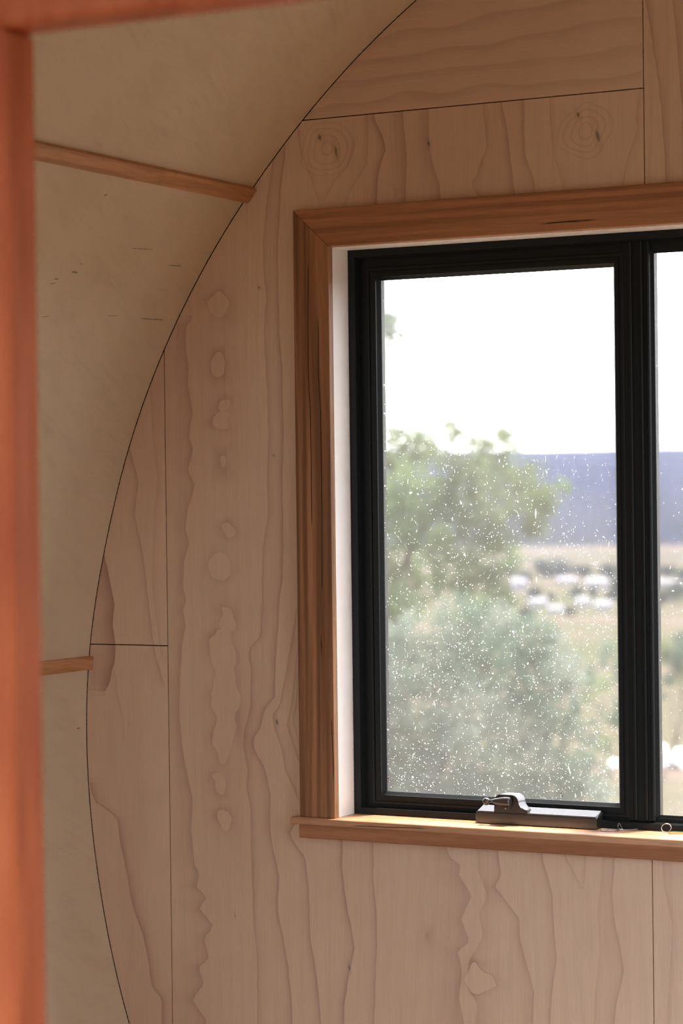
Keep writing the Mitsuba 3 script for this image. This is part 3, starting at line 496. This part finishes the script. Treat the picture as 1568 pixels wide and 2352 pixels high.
# ------------------------------------------------------------------ floor, front wall, door frame, deck
put('floor', ply(tm(pbox(-0.55, 2 * APEX + 0.55, -LENGTH - 0.1, 0.15, -0.12, -0.0005)), 'floor_timber'), label='timber floor, below the picture', kind='structure')
DX0, DX1, DZ = 0.9815, 3.0, 2.0355
DY0, DY1 = -2.444, -2.382
front = inside.buffer(0.008).difference(sbox(DX0 - 0.05, -0.01, DX1 + 0.05, DZ + 0.05))
put('wall_front', ply(slab(front, -LENGTH - 0.008, -LENGTH + 0.004), 'veneer_right'), label='plywood front wall beside the doorway, outside the picture', kind='structure')
dk = thing('door_1', 'red-brown timber door frame close to the camera, blurred', kind='structure')
put('jamb', ply(tm(cbox(DX0 - 0.11, DX0, DY0, DY1, -0.0003, DZ, 0.006)), 'red_timber'), dk, 'red-brown jamb post at the left edge')
put('jamb', ply(tm(cbox(DX1, DX1 + 0.11, DY0, DY1, -0.0003, DZ, 0.006)), 'red_timber'), dk)
put('head', ply(tm(cbox(DX0 - 0.11, DX1 + 0.11, DY0, DY1, DZ + 0.0003, DZ + 0.11, 0.006)), 'red_timber'), dk, 'red-brown head beam across the top left corner')
put('deck', ply(tm(pbox(-1.5, 4.5, -LENGTH - 3.2, -LENGTH - 0.101, -0.16, -0.03)), 'floor_timber'), label='timber deck in front of the doorway, outside the picture', kind='structure')

# ------------------------------------------------------------------ land
terrain = PchipInterpolator(TERRAIN_R, TERRAIN_Z)
def land(r0, r1, nr, na):
    r = np.geomspace(r0, r1, nr)
    a = np.linspace(0, 2 * np.pi, na, endpoint=False)
    R, A = np.meshgrid(r, a, indexing='ij')
    x, y = R * np.sin(A), R * np.cos(A)
    p = np.stack([x, y, 0 * x], -1)
    amp = np.interp(R, [0, 20, 300, 1200, 2400, 4500, 7500], [0, 0.06, 0.25, 0.25, 2, 9, 12])
    z = terrain(np.clip(R, 0, 7500)) + amp * 2 * (meshkit.fbm(p / np.maximum(R[..., None] * 0.12, 2) , 4, 2) - 0.5) * np.where(R > 1950, 1, 0.0 + (R < 1900))
    v = np.stack([x, y, z], -1).reshape(-1, 3)
    i, j = np.meshgrid(np.arange(nr - 1), np.arange(na), indexing='ij')
    q = np.stack([i * na + j, i * na + (j + 1) % na, (i + 1) * na + (j + 1) % na, (i + 1) * na + j], -1).reshape(-1, 4)
    return trimesh.Trimesh(v, np.vstack([q[:, [0, 1, 2]], q[:, [0, 2, 3]]]), process=False)
def field_fn(p, n, uv):
    big = fbm(p.x * 0.006 + 3, 1.0, p.y * 0.006, 2)
    mid = fbm(p.x * 0.05, 2.0, p.y * 0.05, 2)
    fine = fbm(p.x * 0.9, 3.0, p.y * 0.9, 2)
    dry, lush, pale = mi.Color3f(0.068, 0.063, 0.048), mi.Color3f(0.047, 0.054, 0.034), mi.Color3f(0.082, 0.068, 0.060)
    c = mix(dry, lush, smoothstep(0.42, 0.66, 0.6 * big + 0.4 * mid))
    c = mix(c, pale, smoothstep(0.55, 0.72, fbm(p.x * 0.012, 7.0, p.y * 0.018, 3)))
    return c * (0.82 + 0.36 * fine)
scene['dry_field'] = {'type': 'diffuse', 'reflectance': proc(field_fn)}
def forest_fn(p, n, uv):
    f = fbm(p.x * 0.03, 1.0, p.y * 0.03, 3)
    g = fbm(p.x * 0.0035, 4.0, p.y * 0.0035, 2)
    return mix((0.012, 0.015, 0.016), (0.020, 0.023, 0.023), dr.clip(f + g - 0.5, 0, 1))
scene['forest'] = {'type': 'diffuse', 'reflectance': proc(forest_fn)}
put('ground', ply(land(1.2, 1955, 150, 240), 'dry_field', True), label='pale dry fields of the valley beyond the window', kind='structure')
put('hill', ply(land(1950, 7500, 70, 360), 'forest', True), label='long blue-grey wooded hill across the valley', kind='structure')

# ------------------------------------------------------------------ foliage
def leaf_bsdf(c, t=0.9):
    return {'type': 'principledthin', 'base_color': rgb(*c), 'roughness': 0.55, 'diff_trans': t, 'spec_trans': 0.0}
scene['leaf_green'] = leaf_bsdf((0.150, 0.205, 0.110))
scene['leaf_olive'] = leaf_bsdf((0.120, 0.155, 0.085))
scene['leaf_teal'] = leaf_bsdf((0.105, 0.150, 0.115))
scene['leaf_grey'] = leaf_bsdf((0.180, 0.220, 0.185))
scene['leaf_far'] = leaf_bsdf((0.050, 0.066, 0.050), 0.6)
scene['bark'] = {'type': 'diffuse', 'reflectance': rgb(0.09, 0.075, 0.06)}
def leaves(clusters, per_m2, size, seed, droop=0.3):
    """bent rhombic leaves in loose sprays inside each ball of the crown"""
    rng = np.random.default_rng(seed)
    V = []
    for x, y, z, r in clusters:
        n = max(6, int(per_m2 * r * r * 3.1))
        sprays = max(2, int(n / 14))
        u = rng.normal(size=(sprays, 3))
        u = u / np.linalg.norm(u, axis=1, keepdims=True) * (rng.random((sprays, 1)) ** 0.45) * r
        out = u / (np.linalg.norm(u, axis=1, keepdims=True) + 1e-6)
        k = rng.integers(0, sprays, n)
        t = rng.random((n, 1))
        base = np.array([x, y, z]) + u[k] + (out[k] * [1, 1, .7] + [0, 0, 0.25]) * (t - 0.35) * r * 0.55 + rng.normal(size=(n, 3)) * size * 0.7
        d = rng.normal(size=(n, 3)) + out[k] * 0.9 - [0, 0, droop]
        d /= np.linalg.norm(d, axis=1, keepdims=True)
        w = np.cross(d, rng.normal(size=(n, 3)))
        w /= np.linalg.norm(w, axis=1, keepdims=True)
        L = size * rng.uniform(0.6, 1.4, (n, 1))
        V.append(np.stack([base, base + d * L * 0.45 + w * L * 0.29, base + d * L - [0, 0, .1] * L, base + d * L * 0.45 - w * L * 0.29], 1))
    V = np.concatenate(V)
    n = len(V)
    i = np.arange(n)[:, None] * 4
    return trimesh.Trimesh(V.reshape(-1, 3), np.vstack([i + [0, 1, 2], i + [0, 2, 3]]), process=False)
def tree(name, label, clusters, root, trunk_top, leaf, leaf2, per_m2, size, seed, trunk_r, split=0.5, limbs=9):
    key = thing(name, label, 'tree')
    rng = np.random.default_rng(seed)
    cs = np.array(clusters)
    pick = rng.random(len(cs)) < split
    root = np.array(root, float)
    top = np.array(trunk_top, float)
    mid = (root + top) / 2 + rng.normal(size=3) * [0.1, 0.1, 0] * np.linalg.norm(top - root)
    tr = curve([root, mid, top], 16)
    put('trunk', ply(tube(tr, np.linspace(trunk_r, trunk_r * 0.35, 16), 9), 'bark', True), key)
    for c in cs[np.argsort(-cs[:, 3])][:limbs]:
        k = rng.integers(5, 15)
        a = tr[k]
        m = (a + c[:3]) / 2 + rng.normal(size=3) * 0.08 * np.linalg.norm(c[:3] - a) + [0, 0, 0.05]
        r0 = trunk_r * (1 - 0.65 * k / 15) * 0.5
        put('branch', ply(tube(curve([a, m, c[:3]], 10), np.linspace(r0, r0 * 0.15, 10), 6), 'bark', True), key)
    put('foliage', ply(leaves(cs[pick], per_m2, size, seed + 1), leaf), key, kind='stuff')
    put('foliage', ply(leaves(cs[~pick], per_m2, size, seed + 2), leaf2), key, kind='stuff')
    return key
def ground_z(x, y):
    return float(terrain(math.hypot(x, y)))
tree('leafy_tree', 'yellow-green leafy tree outside the left pane, its crown reaching above the hill line', CROWN_GREEN, (-11.9, 22.6, ground_z(-11.9, 22.6) - .1), (-11.1, 22.7, 0.6), 'leaf_green', 'leaf_olive', 3300, 0.056, 21, 0.13)
tree('bushy_tree', 'grey-green bushy tree filling the lower left of the pane', CROWN_TEAL, (-8.6, 18.6, ground_z(-8.6, 18.6) - .1), (-8.5, 18.6, -0.9), 'leaf_teal', 'leaf_grey', 5200, 0.048, 31, 0.11, limbs=12)
tree('open_shrub', 'loose green shrub behind the grey-green tree, beside the mullion', CROWN_LOOSE, (-10.3, 27.2, ground_z(-10.3, 27.2) - .1), (-10.2, 27.2, -1.0), 'leaf_green', 'leaf_teal', 2300, 0.052, 41, 0.05, limbs=6)
tree('tall_tree', 'taller tree of which one leafy sprig shows high at the left edge of the pane', CROWN_TALL, (-7.6, 12.9, ground_z(-7.6, 12.9) - .1), (-7.2, 12.9, 3.1), 'leaf_olive', 'leaf_grey', 6500, 0.042, 51, 0.12, limbs=8)
sx, sy = -54.6, 145.6
s0 = np.array(CROWN_SAPLING)
tree('slender_sapling', 'slender young tree with a leaning thin trunk right of the mullion', CROWN_SAPLING, (s0[-1, 0] - 1.4, s0[-1, 1], ground_z(s0[-1, 0] - 1.4, s0[-1, 1]) - .2), tuple(s0[-1, :3]), 'leaf_olive', 'leaf_teal', 700, 0.13, 61, 0.14, limbs=3)

def far_tree(x, y, z, w, h, seed, label, group=None, name='far_tree'):
    rng = np.random.default_rng(seed)
    key = thing(name, label, 'bush' if name != 'far_tree' else 'tree', group)
    put('trunk', ply(tube([(x, y, z - 0.2), (x + rng.normal() * .1, y, z + 0.25 * h), (x, y, z + 0.5 * h)], [0.05 * w, 0.04 * w, 0.02 * w], 7), 'bark', True), key)
    cl = [(x + rng.normal() * w * .20, y + rng.normal() * w * .2, z + h * rng.uniform(0.30, 0.78), w * rng.uniform(0.20, 0.32)) for _ in range(9)]
    put('crown', ply(leaves(cl, 34 * 36 / (w * w), w * 0.10, seed), 'leaf_far'), key, kind='stuff')
ORD = ['first', 'second', 'third', 'fourth', 'fifth', 'sixth', 'seventh', 'eighth', 'ninth', 'tenth', 'eleventh', 'twelfth']
rows = {}
for k, (x, y, z, w, h) in enumerate(FAR_TREES):
    side = 'right of mullion' if -x / y < 0.372 else 'left of mullion'
    row = 'nearer' if math.hypot(x, y) < 950 else 'farther'
    rows.setdefault((row, side), []).append((x / y, k))
place = {k: f'blurred dark tree by far houses, {ORD[i]} from left in {row} row {side}' for (row, side), v in rows.items() for i, (_, k) in enumerate(sorted(v))}
for k, (x, y, z, w, h) in enumerate(FAR_TREES):
    far_tree(x, y, z, w, h, 100 + k, place[k], 'trees among the far houses')
far_tree(BUSH[0], BUSH[1], BUSH[2], 4.2, 3.6, 300, 'dark round bush on the pale field at the right edge, above the car', None, 'dark_bush')

# ------------------------------------------------------------------ far houses, car, tanks
scene['house_white'] = {'type': 'diffuse', 'reflectance': rgb(0.19, 0.19, 0.20)}
scene['house_roof'] = {'type': 'diffuse', 'reflectance': rgb(0.17, 0.175, 0.20)}
scene['house_glass'] = principled((0.05, 0.06, 0.08), 0.1)
def house(x, y, z, w, h, label, k):
    key = thing('far_house', label, 'house')
    d = w * 0.7
    ang = math.atan2(-x, y) + 0.25 * math.sin(k * 2.3)
    M = trimesh.transformations.rotation_matrix(ang, [0, 0, 1])
    M[:3, 3] = (x, y, z - 0.1)
    wall_h = h * 0.62
    def put_m(name, m, mat):
        m = m if isinstance(m, trimesh.Trimesh) else tm(m)
        m.apply_transform(M)
        put(name, ply(m, mat), key)
    gable = Polygon([(-w / 2, 0), (w / 2, 0), (w / 2, wall_h), (-w / 2, wall_h)])
    put_m('wall', slab(gable, -d / 2, d / 2), 'house_white')
    rf = hullpts((-w * .55, -d * .58, wall_h), (w * .55, -d * .58, wall_h), (-w * .55, d * .58, wall_h), (w * .55, d * .58, wall_h), (-w * .5, 0, h), (w * .5, 0, h))
    put_m('roof', rf, 'house_roof')
    for q in (-0.25, 0.22):
        put_m('window', pbox(w * q - 0.4, w * q + 0.4, -d / 2 - 0.04, -d / 2 + 0.02, wall_h * .4, wall_h * .75), 'house_glass')
names = ['white house at the left, just right of the green crown', 'small white house low in the town, left of the middle', 'long pale house in front at the foot of the trees', 'white house left of the dark narrow tree', 'white house right of the dark narrow tree, by the mullion', 'large white-roofed house up behind the dark narrow tree', 'pale hazy house farthest up the slope', 'white house just right of the mullion', 'white house near the right edge of the picture']
for k, (x, y, z, w, h) in enumerate(HOUSES):
    house(x, y, z, w, h, names[k], k)

scene['car_white'] = principled((0.80, 0.81, 0.83), 0.25, clearcoat=0.6)
scene['tyre'] = {'type': 'diffuse', 'reflectance': rgb(0.03, 0.03, 0.03)}
ck = thing('car', 'white car parked in the pale field at the right edge of the window', 'car')
M = trimesh.transformations.rotation_matrix(math.atan2(-CAR[0], CAR[1]) + 0.12, [0, 0, 1])
M[:3, 3] = (CAR[0], CAR[1], CAR[2] + 0.02)
def cput(name, m, mat, sm=False):
    m = m if isinstance(m, trimesh.Trimesh) else tm(m)
    m.apply_transform(M)
    return put(name, ply(m, mat, sm), ck)
cb = Polygon([(-2.2, .35), (2.2, .35), (2.25, .7), (2.1, .88), (1.15, .98), (-1.5, .98), (-2.2, .9), (-2.27, .6)]).buffer(.06)
cput('body', slab(cb, -.85, .85), 'car_white')
cab = Polygon([(-1.75, .98), (1.15, .98), (.45, 1.46), (-1.35, 1.46)]).buffer(.05)
cput('cabin', slab(cab, -.72, .72), 'car_white')
for q in (Polygon([(-1.5, 1.03), (-.4, 1.03), (-.4, 1.40), (-1.3, 1.40)]), Polygon([(-.32, 1.03), (.9, 1.03), (.42, 1.40), (-.32, 1.40)])):
    cput('side_window', slab(q, -.785, -.7), 'house_glass')
for xx in (-1.4, 1.4):
    for yy in (-.78, .78):
        wl = trimesh.creation.cylinder(.33, .2, sections=20).apply_transform(trimesh.transformations.rotation_matrix(math.pi / 2, [1, 0, 0])).apply_translation((xx, yy, .33))
        cput('wheel', wl, 'tyre', 40)
def tank(p, r, label):
    key = thing('water_tank', label, 'tank')
    prof = [(0, 0), (r, 0), (r, 1.3 * r), (r * .96, 1.42 * r), (r * .5, 1.68 * r), (r * .18, 1.74 * r), (0, 1.74 * r)]
    put('body', ply(lathe(prof, 32).apply_translation((p[0], p[1], p[2] - .05)), 'car_white', 35), key)
    put('lid', ply(trimesh.creation.cylinder(r * .2, r * .12, sections=20).apply_translation((p[0], p[1], p[2] + 1.74 * r)), 'car_white', 35), key)
tank(TANK, 0.42, 'small round white tank just right of the mullion, beside the car')
tank(TANK2, 0.36, 'small round white tank just left of the mullion, low in the pane')

# ------------------------------------------------------------------ haze over the valley
HZ = (1.5e-5, 1.9e-5, 4.4e-5)
scene['valley_haze'] = {'type': 'cube', 'to_world': T().translate([0, 4200, 60]).scale([6500, 3800, 180]), 'bsdf': {'type': 'null'},
                        'interior': {'type': 'homogeneous', 'albedo': rgb(0.99, 0.99, 0.99), 'sigma_t': rgb(*HZ)}}
labels['valley_haze'] = {'label': 'thin blue haze over the valley', 'category': 'haze', 'kind': 'stuff'}
